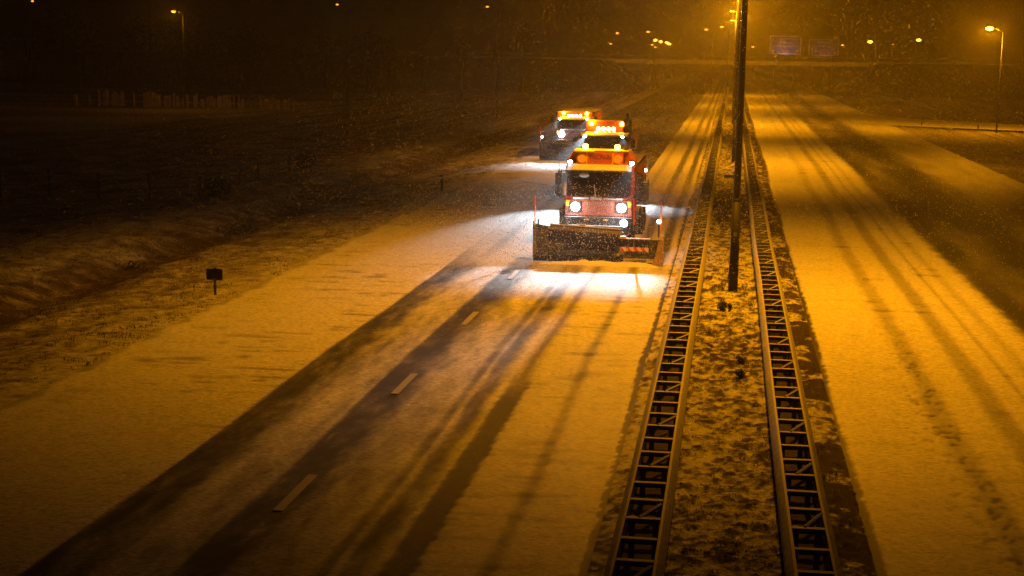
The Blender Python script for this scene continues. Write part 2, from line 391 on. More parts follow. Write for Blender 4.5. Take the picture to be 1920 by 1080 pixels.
# ------------------------------------------------------------------ street lamps
LENS = emat('sodium lamp lens', (1.0, .55, .06), 40)
LENSFAR = emat('distant sodium lens', (1.0, .40, .03), 2.6)
LENSCLUSTER = emat('cluster lamp lens', (1.0, .46, .04), 7)
LENSWHITE = emat('white lamp lens', (.9, .9, .8), 3)
def median_lamp(x, y, h, label, power, lean=0.003):
    t = empty('street_lamp', (x, y, 0), label, 'street lamp', 'lamp posts on the median')
    t.rotation_euler = (0, lean, 0)
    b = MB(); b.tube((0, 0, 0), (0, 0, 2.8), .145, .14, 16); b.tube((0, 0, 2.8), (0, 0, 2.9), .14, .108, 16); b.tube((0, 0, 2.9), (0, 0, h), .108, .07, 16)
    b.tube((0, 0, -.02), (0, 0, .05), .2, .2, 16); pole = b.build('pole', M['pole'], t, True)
    d = MB(); d.box(-.06, .06, -.155, -.138, .6, 1.5, .005); d.build('service_door', M['pole'], pole); d = MB(); d.box(-.05, .05, -.15, -.142, 1.75, 1.87, .003); d.build('number_plate', M['frost'], pole)
    lamp_light('lamp_light', 'SPOT' if y < 180 else 'POINT', (power if y < 180 else power * .6) * 2, SODIUM, (0, -.05, h + .0), t, .3, (0, -.05, 0), 133, .45)
    for s in (-1, 1):
        a = MB(); a.tube((0, 0, h - .1), (s * .45, 0, h + .1), .03, .03, 8); a.build('arm', M['pole'], t)
        hd = MB(); hd.prism_y([(s * .3, h + .06), (s * .35, h + .22), (s * 1.0, h + .22), (s * 1.1, h + .1), (s * 1.05, h + .06)], -.14, .14, .02)
        ho = hd.build('lamp_head', M['farpole'], t)
        l = MB(); l.box(s * .4 if s > 0 else s * .95, s * .95 if s > 0 else s * .4, -.11, .11, h + .02, h + .058); l.build('lens', LENS, ho)
POW = 11900
for (x, y, lab) in ((.26, 44.2, 'tall dark lamp post rising out of the snowy median, thickest and closest to the ploughs'),
                    (.30, 98.8, 'second lamp post of the median, thinner, partly hidden behind the tall dark one'),
                    (.25, 153.4, 'third lamp post of the median, showing only as a sliver behind the tall dark one'),
                    (.25, 208, 'distant median lamp post whose orange lamp glows just beside the tall dark pole'),
                    (.2, 262.6, 'lamp post at the far end of the median, just in front of the overpass')):
    median_lamp(x, y, 14.5 if y < 160 else 13.2, lab, POW)

def street_lamp(px, py, h, label, power=250, lens=.4, arm=1.2, big=1., lensmat=None, base=0., rz=0.):
    """px, py: where the lantern hangs; the post stands one arm's length to its right"""
    t = empty('street_lamp', (px, py, base), label, 'street lamp', 'distant street lamps')
    b = MB(); b.tube((arm, 0, 0), (arm, 0, h - .3), .09 * big, .055 * big, 10); b.build('pole', M['farpole'], t, True)
    a = MB(); a.tube((arm, 0, h - .34), (arm * .5, 0, h - .02), .05, .045, 8); a.tube((arm * .5, 0, h - .02), (lens * .3, 0, h + .12), .045, .04, 8); a.build('arm', M['farpole'], t, True)
    hd = MB(); hd.prism_y([(-lens * .6, h + .08), (-lens * .5, h + .2), (lens * .5, h + .24), (lens * .7, h + .1)], -.16, .16, .02); ho = hd.build('lamp_head', M['farpole'], t)
    l = MB(); l.ball((0, 0, h), lens * .5, 1, .8, .55); l.build('lens', lensmat or LENSFAR, ho, True)
    if power >= 700: lamp_light('lamp_light', 'POINT', power, SODIUM, (0, 0, h - lens * .4), t, .15)
LENSBIG = emat('near sodium lens', (1.0, .48, .05), 20)
street_lamp(24.5, 147.3, 10.1, 'street lamp on a slender post with bent arm beside the slip road', 9000, .75, 1.3, .9, LENSBIG)
far = [(-95.8, 190, 13.2, 'faint street lamp glow over the black field, first in from the corner', 50),
       (-82.6, 196, 13.9, 'street lamp over the black field cut by the top edge', 80),
       (-67.5, 170, 11.5, 'street lamp shining above the row of pale palings', 700),
       (-47.0, 170, 12.5, 'lone street lamp over the dark woods between paling row and ploughs', 100),
       (-27.1, 160, 12.1, 'lone street lamp high above the dark verge to one side of the ploughs', 100),
       (-35.0, 420, 9.9, 'lower of the two small street lamps over the dark embankment', 250),
       (-23.7, 300, 11.3, 'upper of the two small street lamps over the dark embankment', 200),
       (-16.8, 290, 11.5, 'small street lamp just above the cluster of bright lamps', 200),
       (-21.2, 400, 10.9, 'brightest lamp of the cluster beyond the overpass', 1500),
       (-20.7, 420, 10.7, 'middle lamp in the cluster beyond the overpass', 800),
       (-19.4, 430, 10.5, 'lamp of the cluster beyond the overpass, second from its outer end', 1000),
       (-19.5, 450, 10.3, 'outermost lamp of the cluster beyond the overpass, beside the open sky', 800),
       (-24.2, 440, 9.9, 'dim low lamp under the brightest lamp of the cluster', 400),
       (-24.3, 460, 9.3, 'dimmest lowest lamp of the cluster, right above the overpass', 300),
       (-4.9, 262, 11.6, 'lower of the two lamps hanging in the haze before the median poles', 200),
       (-2.1, 250, 11.9, 'upper of the two lamps hanging in the haze before the median poles', 200),
       (6.1, 470, 9.8, 'faint haze-drowned lamp between the tall pole and the blue sign', 150),
       (30.3, 420, 10.4, 'small dim lamp just beside the darker blue sign', 150),
       (29.7, 330, 10.5, 'bright lamp over the embankment, nearer to the blue signs', 900),
       (49.4, 470, 11.2, 'tiny faint lamp between two bright lamps over the embankment', 80),
       (40.1, 330, 11.0, 'bright lamp over the embankment, nearer to the slender lamp post', 500)]
for x, y, h, lab, pw in far:
    street_lamp(x, y, h, lab, pw, .40 + y * .0012 + (.35 if pw > 750 or 450 < pw < 600 else 0) - (.25 if pw < 130 else 0), lensmat=LENSCLUSTER if pw > 450 and pw != 700 else None)
street_lamp(-58.9, 440, 10.4, 'pinprick white lamp over the dark overpass bank', 20, .25, lensmat=LENSWHITE)

# ------------------------------------------------------------------ overpass with its banks, signs
ov = empty('overpass', (0, 300, 0), 'concrete road overpass crossing the motorway in the orange haze', 'overpass')
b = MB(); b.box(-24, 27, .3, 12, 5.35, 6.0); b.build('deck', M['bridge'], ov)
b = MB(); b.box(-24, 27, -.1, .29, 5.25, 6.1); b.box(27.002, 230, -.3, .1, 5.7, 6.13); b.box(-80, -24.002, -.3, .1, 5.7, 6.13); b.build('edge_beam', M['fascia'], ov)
b = MB(); b.box(-70, 230, .1, .22, 6.85, 7.0)
for k in range(75): b.box(-70 + k * 4, -69.9 + k * 4, .1, .2, 5.9, 6.86)
b.build('parapet_rail', M['snowrail'], ov)
for x in (-16.5, .2, 18.6):
    for yy in (2.5, 9.5):
        b = MB(); b.tube((x, yy, 0), (x, yy, 5.34), .45, .45, 14); b.build('pier', M['bridge'], ov, True)
    b = MB(); b.box(x - .6, x + .6, 1.2, 10.8, 4.8, 5.345, .03); b.build('pier_cap', M['bridge'], ov)
M['bank'] = ground_mat('snow on bank grass', (.03, .022, .01), (.08, .06, .025), fine=3, streak=(1, 1, 1), thr=.3, bump=.06, rough=.9)
def bank(sg, xe):
    xs = np.concatenate([np.linspace(0, 24, 20), np.linspace(30, 500, 40)]); ys = np.concatenate([np.linspace(-24, 0, 20), np.linspace(2, 12, 4), np.linspace(14, 36, 14)])
    X, Y = np.meshgrid(xs, ys)
    side = np.clip(np.where(Y < 0, (Y + 24) / 24, np.where(Y > 12, (36 - Y) / 24, 1)), 0, 1); end = np.clip(X / 9, 0, 1)
    Z = 6.4 * np.minimum(side, end) - .3 + (fbm(X * .4, Y * .4, 71) - .5) * .5 * (side < 1)
    Sn = .0 + (fbm(X * .3, Y * .5, 73) - .5) * .7 + .5 * (Y > 0) * (Y < 12)
    V = np.stack([xe + sg * X, 300 + Y, Z], -1).reshape(-1, 3); nx = len(xs)
    i = (np.arange(len(ys) - 1)[:, None] * nx + np.arange(nx - 1)[None]).ravel(); F = np.stack([i, i + 1, i + nx + 1, i + nx], -1)
    if sg < 0: F = F[:, ::-1]
    structure(raw('embankment', V, F, M['bank'], smooth=True, attrs={'snow': Sn}))
bank(-1, -17.5); bank(1, 20.5)
def rail_simple(name, pts, label, group=None):
    g = empty(name, (0, 0, 0), label, 'guardrail'); b = MB()
    for a, c in zip(pts, pts[1:]):
        a, c = Vector(a), Vector(c); d = (c - a); nrm = Vector((-d.y, d.x, 0)).normalized() * .05
        vs = [a + nrm + Vector((0, 0, .45)), a - nrm + Vector((0, 0, .45)), a - nrm + Vector((0, 0, .78)), a + nrm + Vector((0, 0, .78))]
        ws = [v + d for v in vs]; A = [b.bm.verts.new(v) for v in vs]; B = [b.bm.verts.new(v) for v in ws]
        for i in range(4): b.bm.faces.new((A[i], B[i], B[(i + 1) % 4], A[(i + 1) % 4]))
        n = max(1, int(d.length / 4))
        for k in range(n):
            q = a + d * k / n; p = MB(); p.box(q.x - .05, q.x + .05, q.y - .05, q.y + .05, q.z - .1, q.z + .7); p.build('post', M['steel'], g)
    b.build('rail', M['steel'], g); return g
rail_simple('roadside_guardrail', [(24.5, 262, 0), (27, 215, 0), (26, 196, .0), (25.6, 184, 0)], 'single guardrail curving along the slip road below the dark embankment')
rail_simple('bank_guardrail', [(28, 302, 6.15), (70, 302, 6.3), (130, 302, 6.3)], 'guardrail along the top of the dark embankment behind the slender lamp post')

def gantry_sign(name, x0, x1, z0, z1, y, lines, label, faint=False):
    g = empty(name, ((x0 + x1) / 2, y, 0), label, 'road sign'); w = (x1 - x0) / 2
    b = MB(); b.box(-w, w, 0, .12, z0, z1, .03); b.build('panel', M['blue'], g)
    fr = MB(); e = .2
    for bx in ((-w + .1, w - .1, z0 + .1, z0 + .1 + e), (-w + .1, w - .1, z1 - .1 - e, z1 - .1), (-w + .1, -w + .1 + e, z0 + .1 + e, z1 - .1 - e), (w - .1 - e, w - .1, z0 + .1 + e, z1 - .1 - e)):
        fr.box(bx[0], bx[1], -.02, -.004, bx[2], bx[3])
    fr.build('border', M['white'], g)
    for s in (-1, 1):
        p = MB(); p.tube((s * w * .6, .25, 0), (s * w * .6, .25, z1 - .2), .16, .14, 10); p.build('support', M['farpole'], g, True)
        a = MB(); X = s * w * .72; a.box(X - .09, X + .09, -.02, -.004, z0 + .4, z0 + .85); a.prism_y([(X - .3, z0 + .8), (X + .3, z0 + .8), (X, z0 + 1.2)], -.022, -.006); a.build('arrow', M['white'], g)
    for k, (tx, wd) in enumerate(lines):
        text('lettering', tx, .7, M['white'], g, (0, -.012, z1 - .78 - k * .8), .006, wd * 1.1)
    sl = MB(); sl.box(-.3, .3, -1.9, -1.6, z0 - .35, z0 - .2, .02); sl.tube((0, -1.7, z0 - .3), (0, .1, z0 + .1), .05, .05, 6); so = sl.build('added_sign_lamp', M['farpole'], g)  # lamp added below the panel to brighten the sign
    lamp_light('added_sign_light', 'SPOT', 60 if not faint else 16, (.9, .95, 1.0), (0, -1.75, z0 - .12), g, .1, (0, 0, z0 + 2.4), 150, .6)
    n = MB(); n.box(-.75, .75, -.02, -.004, z0 + .35, z0 + 1.05, .005); nb = n.build('route_number', M['signred'], g)
    if not faint: text('lettering', 'A50', .55, M['white'], nb, (0, -.03, z0 + .7), .006, 1.1)
gantry_sign('direction_sign', 7.6, 14.6, 7.4, 11.6, 322, [('Utrecht', 2.3), ('Arnhem', 2.2), ("'s-Hertogenbosch", 4.6)], 'blue motorway direction sign with two white arrows and red route number')
gantry_sign('direction_sign', 16.2, 22.9, 7.2, 11.0, 326, [('Nijmegen', 2.6), ('Venlo', 1.8)], 'fainter second blue direction sign, hanging farther from the tall pole', True)

# ------------------------------------------------------------------ snow ploughs
HEADLENS = emat('headlight lens', (.93, .97, 1.0), 160)
SMALLW = emat('white marker lens', (.85, .92, 1.0), 30)
BEACON = emat('amber beacon lens', (1.0, .42, .02), 60)
WORK = emat('cold work light lens', (.75, .92, 1.0), 60)
AMBLIT = emat('lit amber panel', (1.0, .36, .01), 2.2)
def wheel(parent, x, y, r=.5, w=.3):
    t = MB(); t.tube((x - w / 2, y, r), (x + w / 2, y, r), r, r, 28); wo = t.build('wheel', M['rubber'], parent, True)
    m = MB(); s = 1 if x > 0 else -1; m.tube((x + s * (w / 2 - .02), y, r), (x + s * (w / 2 + .03), y, r), r * .55, r * .5, 20); m.build('rim', M['farpole'], wo, True)
def plough_truck(loc, label, kind):
    T = empty('plough_truck', loc, label, 'snowplough truck', 'snow ploughs driving in echelon')
    ztop = 3.1 if kind != 'far' else 2.75
    # cab
    b = MB(); b.prism([(0, 1.25), (.0, 1.95), (.2, ztop - .15), (.3, ztop), (2.1, ztop), (2.1, 1.0), (.9, 1.0), (.9, 1.25)], -1.27, 1.27, .05); cab = b.build('cab', M['red' if kind == 'lead' else 'dimred'], T)
    b = MB(); zt = ztop - .24
    def fy(z): return (z - 1.95) / (ztop - .15 - 1.95) * .2
    b.prism([(fy(2.0) - .03, 2.0), (fy(zt) - .03, zt), (fy(zt) + .02, zt), (fy(2.0) + .02, 2.0)], -1.16, 1.16, .008); b.build('windscreen', M['glass'], T)
    for s in (-1, 1):
        sw = MB(); sw.box(s * 1.272 - .012, s * 1.272 + .012, .45, 1.35, 2.0, ztop - .35, .01); sw.build('side_window', M['glass'], T)
    b = MB(); b.prism([(-.28, zt + .02), (-.26, zt + .1), (.12, zt + .27), (.16, zt + .1)], -1.2, 1.2, .03); vis = b.build('sun_visor', M['black'], T)
    b = MB(); b.prism([(-.25, zt + .112), (-.22, zt + .16), (.13, zt + .31), (.12, zt + .282)], -.98, 1.05, .015); b.build('snow_cap', M['snowcake'], vis)
    if kind == 'lead':
        b = MB(); b.ball((-.55, -.0, zt - .1), .17, 1.1, .15, .5); b.build('snow_lump', M['snowcake'], T, True)
    # grille panel, frosty ledge, wipers
    b = MB(); b.box(-1.22, 1.22, -.05, -.002, 1.28, 1.86, .02); gp = b.build('front_panel', M['glarered' if kind == 'lead' else 'dimred'], T)
    if kind == 'lead': text('lettering', 'DOMINGO', .17, M['chrome'], gp, (.03, -.062, 1.72), .008, .9)
    b = MB(); b.box(-.95, -.35, -.06, .0, 1.88, 1.96, .015); b.box(-.3, .12, -.07, .0, 1.87, 1.99, .015); b.box(.18, .9, -.06, .0, 1.88, 1.955, .015); b.build('cowl', M['frost'], T)
    for (a, c) in (((-.1, -.08, 1.95), (-.18, .02, 2.42)), ((.1, -.08, 1.95), (-.75, -.03, 2.06)), ((.65, -.08, 1.95), (.05, -.03, 2.07))):
        w = MB(); w.tube(a, c, .018, .014, 6); w.build('wiper', M['frost' if a[0] == -.1 else 'black'], T)
    # headlights
    for s in (-1, 1):
        h = MB(); h.box(s * .85 - .23, s * .85 + .23, -.09, -.052, 1.4, 1.8, .02); ho = h.build('headlight', M['black'], T)
        l = MB(); l.ball((s * .85, -.1, 1.6), .165 if kind == 'lead' else .22, 1, .35, 1, 20); l.build('lens', HEADLENS, ho, True)
        if kind == 'lead' or (kind == 'far' and s < 0): lamp_light('headlight_glare', 'POINT', {'lead': 24, 'mid': 4, 'far': 26}[kind], WHITE, (s * .85, -.36, 1.6), T, .1)
        if kind == 'far' and s < 0 or kind == 'lead': lamp_light('headlight_beam', 'SPOT', 3200, WHITE, (s * .85, -.4, 1.6), T, .05, (s * .7 - .3, -3.4, .98), 19, .5)
        i = MB(); i.box(s * 1.13 - .08, s * 1.13 + .08, -.08, -.052, 1.62, 1.84, .02); i.build('indicator', M['amberlens'], T)
    # bumper, fenders
    b = MB(); b.box(-1.25, 1.25, -.12, .5, .62, 1.24, .04); b.box(-1.1, 1.1, -.5, -.12, .55, .95, .03); bu = b.build('bumper', M['black'], T)
    for x in (-.42, .28):
        m = MB(); m.box(x - .1, x + .1, -.14, -.122, 1.12, 1.17); m.build('marker_light', M['amberlens'], bu)
    m = MB(); m.box(-.68, -.4, -.6, -.51, .78, 1.02, .02); m.build('hydraulic_coupling', M['plough'], bu)
    for s in (-1, 1):
        f = MB(); f.prism([(.1, 1.5), (.1, .7), (.35, 1.12), (.75, 1.3), (1.2, 1.3), (1.6, 1.1), (1.85, .7), (1.9, 1.5)], s * 1.28, s * 1.46, .02); f.build('fender', M['black'], T)
        # mirrors on arms
        mr = MB(); sx = s * 1.5
        mr.box(sx - .12, sx + .12, .0, .14, 2.38, 2.82, .03); mr.box(sx - .12, sx + .12, .0, .14, 1.98, 2.3, .03)
        mr.tube((s * 1.25, .15, 2.9), (sx, .07, 2.86), .025, seg=6); mr.tube((sx, .07, 2.86), (sx, .07, 1.95), .02, seg=6); mr.tube((sx, .07, 1.97), (s * 1.25, .15, 1.9), .025, seg=6)
        mr.build('mirror', M['mud'], T)
        d = MB(); d.prism([(.05, 2.0), (-.06, 2.02), (.1, ztop - .3), (.2, ztop - .3)], s * 1.2, s * 1.30, .01); d.build('wind_deflector', M['frost' if s < 0 else 'red'], T)
    for x in (-1.1, 1.1):
        wheel(T, x, 1.0)
        for y in (5.2, 6.5): wheel(T, x, y, .5, .5)
    b = MB(); b.box(-.5, .5, .6, 7.2, .6, 1.0); b.build('chassis', M['black'], T)
    # salt hopper behind the cab
    b = MB(); b.prism_y([(-.75, 1.15), (-1.25, 2.0), (-1.25, 2.95), (1.25, 2.95), (1.25, 2.0), (.75, 1.15)], 2.4, 7.3, .04); hp = b.build('salt_hopper', M['orange'], T)
    r = MB(); r.box(-1.27, 1.27, 2.38, 7.32, 2.952, 3.1, .02); r.build('hopper_rim', M['steel'], hp)
    b = MB(); b.prism_y([(-1.0, 1.0), (1.0, 1.0), (.6, 1.6), (-.6, 1.6)], 7.34, 7.9, .03); b.build('spreader', M['mud'], T)
    # roof
    raised = []
    if kind == 'lead':
        b = MB(); b.prism_y([(-1.27, 3.1), (-1.24, 3.3), (-1.02, 3.62), (1.02, 3.62), (1.24, 3.3), (1.27, 3.1)], .55, 2.1, .03); b.build('roof_fairing', M['orange'], T)
        b = MB(); b.box(-.86, .86, .12, .54, 3.1, 3.62, .03); rs = b.build('roof_sign', M['orange'], T)
        fr = MB(); fr.box(-.5, -.46, .09, .118, 3.14, 3.6); fr.box(.46, .5, .09, .118, 3.14, 3.6); fr.box(-.46, .46, .09, .118, 3.14, 3.17); fr.build('sign_frame', M['yellow'], rs)
        text('lettering', 'WEGMAN', .26, M['lettering'], rs, (0, .105, 3.42), .006, .8)
        for s in (-1, 1):
            l = MB(); l.tube((s * .66, .118, 3.36), (s * .66, .06, 3.36), .17, .15, 20); l.build('amber_lamp', M['amberlens'], rs)
        b = MB(); b.box(-.95, 1.05, .1, .85, 3.632, 3.68, .015); b.box(-.95, -.2, .0, .2, 3.6, 3.66, .01); b.build('beacon_bar', M['yellow'], T)
        bz = 3.69; bxs = ((-.55, 1.), (.62, .45)); raised = [(-1.1, .2, 3.22), (1.17, .2, 3.22)]
        h = MB(); h.tube((.92, .7, 3.7), (.92, .35, 3.78), .07, .09, 12); h.tube((.92, .35, 3.78), (.92, .3, 3.78), .12, .12, 12); h.build('air_horn', M['mud'], T)
    elif kind == 'mid':
        b = MB(); b.box(-.95, .95, .25, .9, 3.1, 3.72, .05); rs = b.build('roof_box', M['orange'], T)
        for k in range(4):
            l = MB(); l.tube((-.32 + k * .26, .246, 3.32), (-.32 + k * .26, .2, 3.32), .115, .105, 18); l.build('spotlight', LENSWARM, rs)
        for k in range(4):
            l = MB(); l.box(-.25 + k * .24, -.17 + k * .24, .2, .248, 3.14, 3.18); l.build('marker_light', BEACON, rs)
        b = MB(); b.box(.95, 1.3, 1.0, 1.9, 2.9, 3.8, .05); b.tube((1.1, 1.2, 3.8), (1.1, 1.2, 4.1), .1, .1, 10); b.build('exhaust_stack', M['mud'], T)
        b = MB(); b.box(-.95, .95, .3, .9, 3.722, 3.76, .01); b.build('beacon_bar', M['yellow'], T)
        bz = 3.5; bxs = ((-.68, 1.), (.9, .2)); raised = [(-.95, -.36, 2.96), (.98, -.36, 2.96)]
        b = MB(); b.ball((-.42, .1, 3.1), .08, 1, .6, 1); b.build('fog_light', SMALLW, T, True)
    else:
        b = MB(); b.box(-1.2, 1.2, .25, .75, 2.75, 3.12, .04); rs = b.build('roof_box', M['orange'], T)
        for k in range(4):
            l = MB(); l.tube((-.38 + k * .26, .246, 2.88), (-.38 + k * .26, .2, 2.88), .07, .065, 14); l.build('spotlight', SMALLW, rs)
        b = MB(); b.box(-1.2, 1.2, .3, .8, 3.122, 3.15, .01); b.build('beacon_bar', M['yellow'], T)
        bz = 2.95; bxs = ((-.75, 1.), (.85, .7)); raised = [(-.95, -.36, 2.66), (.95, -.36, 2.66)]
    for x, pw in bxs:
        yb = .3 if kind == 'lead' else .12
        b = MB(); b.tube((x, yb, bz), (x, yb, bz + .14), .1, .09, 16); b.ball((x, yb, bz + .14), .09, 1, 1, .6); b.build('beacon', BEACON, T, True)
        if x < 0 or kind == 'lead': lamp_light('beacon_light', 'POINT', {'lead': 130, 'mid': 70, 'far': 50}[kind] * pw, AMBER, (x, yb - .05, bz + .3), T, .06)
        if kind != 'lead' and x < 0: lamp_light('beacon_light', 'POINT', 22 * pw, AMBER, (x, -.15, bz + .15), T, .06)  # extra light added ahead of the beacon to brighten the roof box front
    for (x, y, z) in raised:
        h = MB(); h.tube((x, y - .02, z), (x, y + .1, z), .12, .09, 14); ho = h.build('raised_headlight', M['black'], T)
        l = MB(); l.ball((x, y - .02, z), .085, 1, .5, .8); l.build('lens', SMALLW, ho, True)
        pw, ax, ay, sz = {'lead': (4300, x * 1.15 - .75, -6.8, 20), 'mid': (26000, x * 1.0 - 1.0, -14.5, 17) if x < 0 else (6000, 2.2, -7.0, 19), 'far': (5500, x * 1.2 - 1.2, -8.2, 18)}[kind]
        lamp_light('raised_beam', 'SPOT', pw, WHITE, (x, y - .12, z), T, .05, (ax, ay, 0), sz, 1.0, (1.35 if kind == 'mid' and x < 0 else 2.3, 1, 1))
    # plough
    Y = -3.2
    P = MB(); prof = [(-.14, .07), (.04, .15), (.17, .34), (.22, .56), (.18, .8), (.06, .98), (-.13, 1.09)]; n = 18; rows = []
    for x0, x1, hl, hr, dy in ((-1.92, 1.2, 1.2, 1.0, 0.), (1.2, 2.5, .86, .84, -.22)):
        rows = []
        for i in range(n + 1):
            t = i / n; x = x0 + (x1 - x0) * t; hh = hl + (hr - hl) * min(1, t * 2.2); yy = Y + dy - .05 * (x + 1.9) + .12
            rows.append(([P.bm.verts.new((x, yy + py, pz * hh)) for py, pz in prof], [P.bm.verts.new((x, yy + py + .05, pz * hh)) for py, pz in prof]))
        for (a, a2), (c, c2) in zip(rows, rows[1:]):
            for k in range(len(prof) - 1):
                P.bm.faces.new((a[k], c[k], c[k + 1], a[k + 1])); P.bm.faces.new((a2[k + 1], c2[k + 1], c2[k], a2[k]))
            P.bm.faces.new((a[-1], c[-1], c2[-1], a2[-1])); P.bm.faces.new((a2[0], c2[0], c[0], a[0]))
        for a, a2 in (rows[0], rows[-1]):
            for k in range(len(prof) - 1): P.bm.faces.new((a[k], a[k + 1], a2[k + 1], a2[k]))
    pl = P.build('plough', M['plough'], T)
    e = MB(); e.box(-1.94, 1.2, Y - .17, Y - .11, .02, .25, .01, Matrix.Rotation(-.015, 3, 'Z')); e.box(1.2, 2.46, Y - .5, Y - .44, .02, .13, .01, Matrix.Rotation(-.03, 3, 'Z')); e.build('cutting_edge', M['mud'], pl)
    f = MB(); f.prism([(Y - .1, 1.2), (Y - .3, 1.22), (Y - .44, 1.12), (Y - .5, .95), (Y - .5, .74), (Y - .47, .74), (Y - .46, .95), (Y - .4, 1.08), (Y - .28, 1.16), (Y - .1, 1.15)], -1.4, 1.18, .006)
    for v in f.bm.verts: v.co.z += .05 - .045 * (v.co.x + 1.35)
    f.build('snow_flap', M['rubber'], pl)
    f = MB(); f.prism([(Y - .05, 1.22), (Y - .2, 1.30), (Y - .24, 1.27), (Y - .17, 1.12)], -1.35, 1.1, .012)
    for v in f.bm.verts: v.co.z += .05 - .045 * (v.co.x + 1.35)
    f.build('flap_holder', M['frost' if kind == 'lead' else 'rubber'], pl)
    w = MB(); w.prism([(Y + .2, .1), (Y + .28, .7), (Y + .02, 1.38), (Y - .26, 1.42), (Y - .16, .85), (Y - .16, .1)], -1.96, -1.9, .01); w.build('end_plate', M['plough'], pl)
    w = MB(); w.prism([(Y - .45, .05), (Y + .1, .05), (Y + .12, .8), (Y - .05, 1.08), (Y - .3, 1.02), (Y - .42, .6)], 2.5, 2.58, .01); w.prism_y([(2.2, .08), (2.5, .05), (2.5, .9), (2.4, .84), (2.34, .45)], Y - .62, Y - .58, .01); w.build('end_plate', M['endyellow'], pl)
    w = MB(); w.box(1.1, 2.12, Y - .66, Y - .58, .52, .94, .015); wb = w.build('warning_board', M['rubber'], pl)
    st = MB(); st.box(1.13, 2.09, Y - .675, Y - .662, .53, .67); so = st.build('board_band', M['white'], wb)
    st = MB()
    for k in range(4):
        x = 1.15 + k * .25; st.prism_y([(x, .532), (x + .12, .532), (x + .02, .668), (x - .0 if k == 0 else x - .10, .668)], Y - .682, Y - .677)
    st.build('board_stripes', M['signred'], wb)
    w = MB(); w.box(1.1, 1.3, Y - .64, Y - .4, .95, 1.03, .02); w.box(1.3, 2.15, Y - .62, Y - .5, .942, .97); w.build('board_bracket', M['yellow'], wb)
    for (x, z0, z1) in ((-1.92, 1.35, 2.3), (1.52, 1.35, 2.25), (2.46, 1.15, 2.2)):
        k = MB(); k.tube((x, Y + .1, z0), (x - .02, Y + .05, z1), .028, .02, 6); k.build('marker_rod', M['fluo'], pl)
    for (x, z0, z1) in ((-1.8, 1.1, 1.5), (2.38, .95, 1.45)):
        k = MB(); k.tube((x, Y + .05, z0), (x, Y + .02, z1), .03, .03, 8); ko = k.build('marker_post', M['black'], pl)
        l = MB(); l.ball((x, Y, z1 + .05), .07); l.build('marker_lamp', SMALLW, ko, True)
    a = MB()
    for s in (-1, 1): a.tube((s * .5, -.4, .7), (s * .6, Y + .2, .5), .07, .07, 8)
    a.box(-.9, .9, Y + .15, Y + .35, .4, .75, .02); a.build('push_frame', M['mud'], pl)
    if kind == 'lead':
        h = MB(); h.tube((1.0, -.75, 1.12), (1.0, -.55, 1.12), .11, .08, 14); ho = h.build('work_light', M['black'], T)
        l = MB(); l.ball((1.0, -.76, 1.12), .13, 1, .4, 1); l.build('lens', WORK, ho, True)
        lamp_light('work_beam', 'SPOT', 1300, (.7, .9, 1.0), (1.0, -.85, 1.18), T, .05, (-.5, Y - .1, 1.0), 50, .8)
        lamp_light('work_glare', 'POINT', 10, (.7, .9, 1.0), (1.0, -1.0, 1.14), T, .06)
    return T
LENSWARM = emat('warm spotlight lens', (1.0, .86, .45), 4)
plough_truck((-4.69, 52.6, .015), 'closest red snowplough truck with WEGMAN roof sign and both headlights blazing', 'lead')
plough_truck((-6.45, 74.6, .015), 'second snowplough truck, orange roof box with four round lamps showing above the first cab', 'mid')
plough_truck((-10.75, 100.0, .015), 'last snowplough truck by the verge with one white headlight in view', 'far')

def snow_ridge(x0, x1, y, label):
    nx, ny = 60, 14; V = []; F = []
    for a in range(nx):
        for b_ in range(ny):
            x = x0 + (x1 - x0) * a / (nx - 1); q = b_ / (ny - 1) * 2 - 1; e = math.sin(math.pi * a / (nx - 1)) ** .5
            n_ = float(fbm(np.array([x * 2.3]), np.array([q * 2.]), 81, 4)[0]); m_ = float(fbm(np.array([x * 7.]), np.array([q * 5.]), 83, 3)[0])
            V.append((x, y + q * (.16 + .16 * n_), max(0, 1 - q * q) * e * (.05 + .30 * n_ * (.35 + .65 * a / nx)) + (m_ - .5) * .07 * (1 - q * q)))
    for a in range(nx - 1):
        for b_ in range(ny - 1): k = a * ny + b_; F.append((k, k + ny, k + ny + 1, k + 1))
    tag(raw('snow_ridge', V, F, M['snowcake'], smooth=True), label, 'snow ridge')
snow_ridge(-6.4, -2.2, 48.85, 'low crumbling ridge of snow rolling along the foot of the closest plough blade')

# ------------------------------------------------------------------ roadside things
t = empty('roadside_sign', (-14.95, 40.4, -.05), 'small dark rectangular marker sign on a thin post in the verge', 'sign')
b = MB(); b.box(-.028, .028, -.028, .028, 0, .82); b.build('post', M['signback'], t)
b = MB(); b.box(-.25, .25, -.05, -.03, .46, .80, .008); b.build('board', M['signback'], t)
b = MB()
for z in (.47, .785): b.box(-.245, .245, -.056, -.0515, z, z + .008)
b.build('board_rim', M['mud'], t)
def marker(x, y, label):
    t = empty('reflector_post', (x, y, -.05), label, 'reflector post', 'reflector posts by the roads'); t.rotation_euler = (R(-2), R(-2), 0)
    b = MB(); b.prism([(-.05, 0), (.05, 0), (.05, .78), (-.05, .86)], -.06, .06, .012); p = b.build('post', M['signback'], t)
    b = MB(); b.box(-.03, .03, -.056, -.051, .6, .74); b.build('reflector', M['frost'], t)
marker(-14.85, 74, 'thin dark reflector post in the snowy grass of the ploughed carriageway')
marker(20.1, 158.5, 'reflector post by the lit slip road, closer to the guardrail bend')
marker(25.1, 153.7, 'reflector post by the lit slip road, closer to the slender lamp post')
marker(12.9, 268, 'tiny reflector post far off near the overpass mouth')

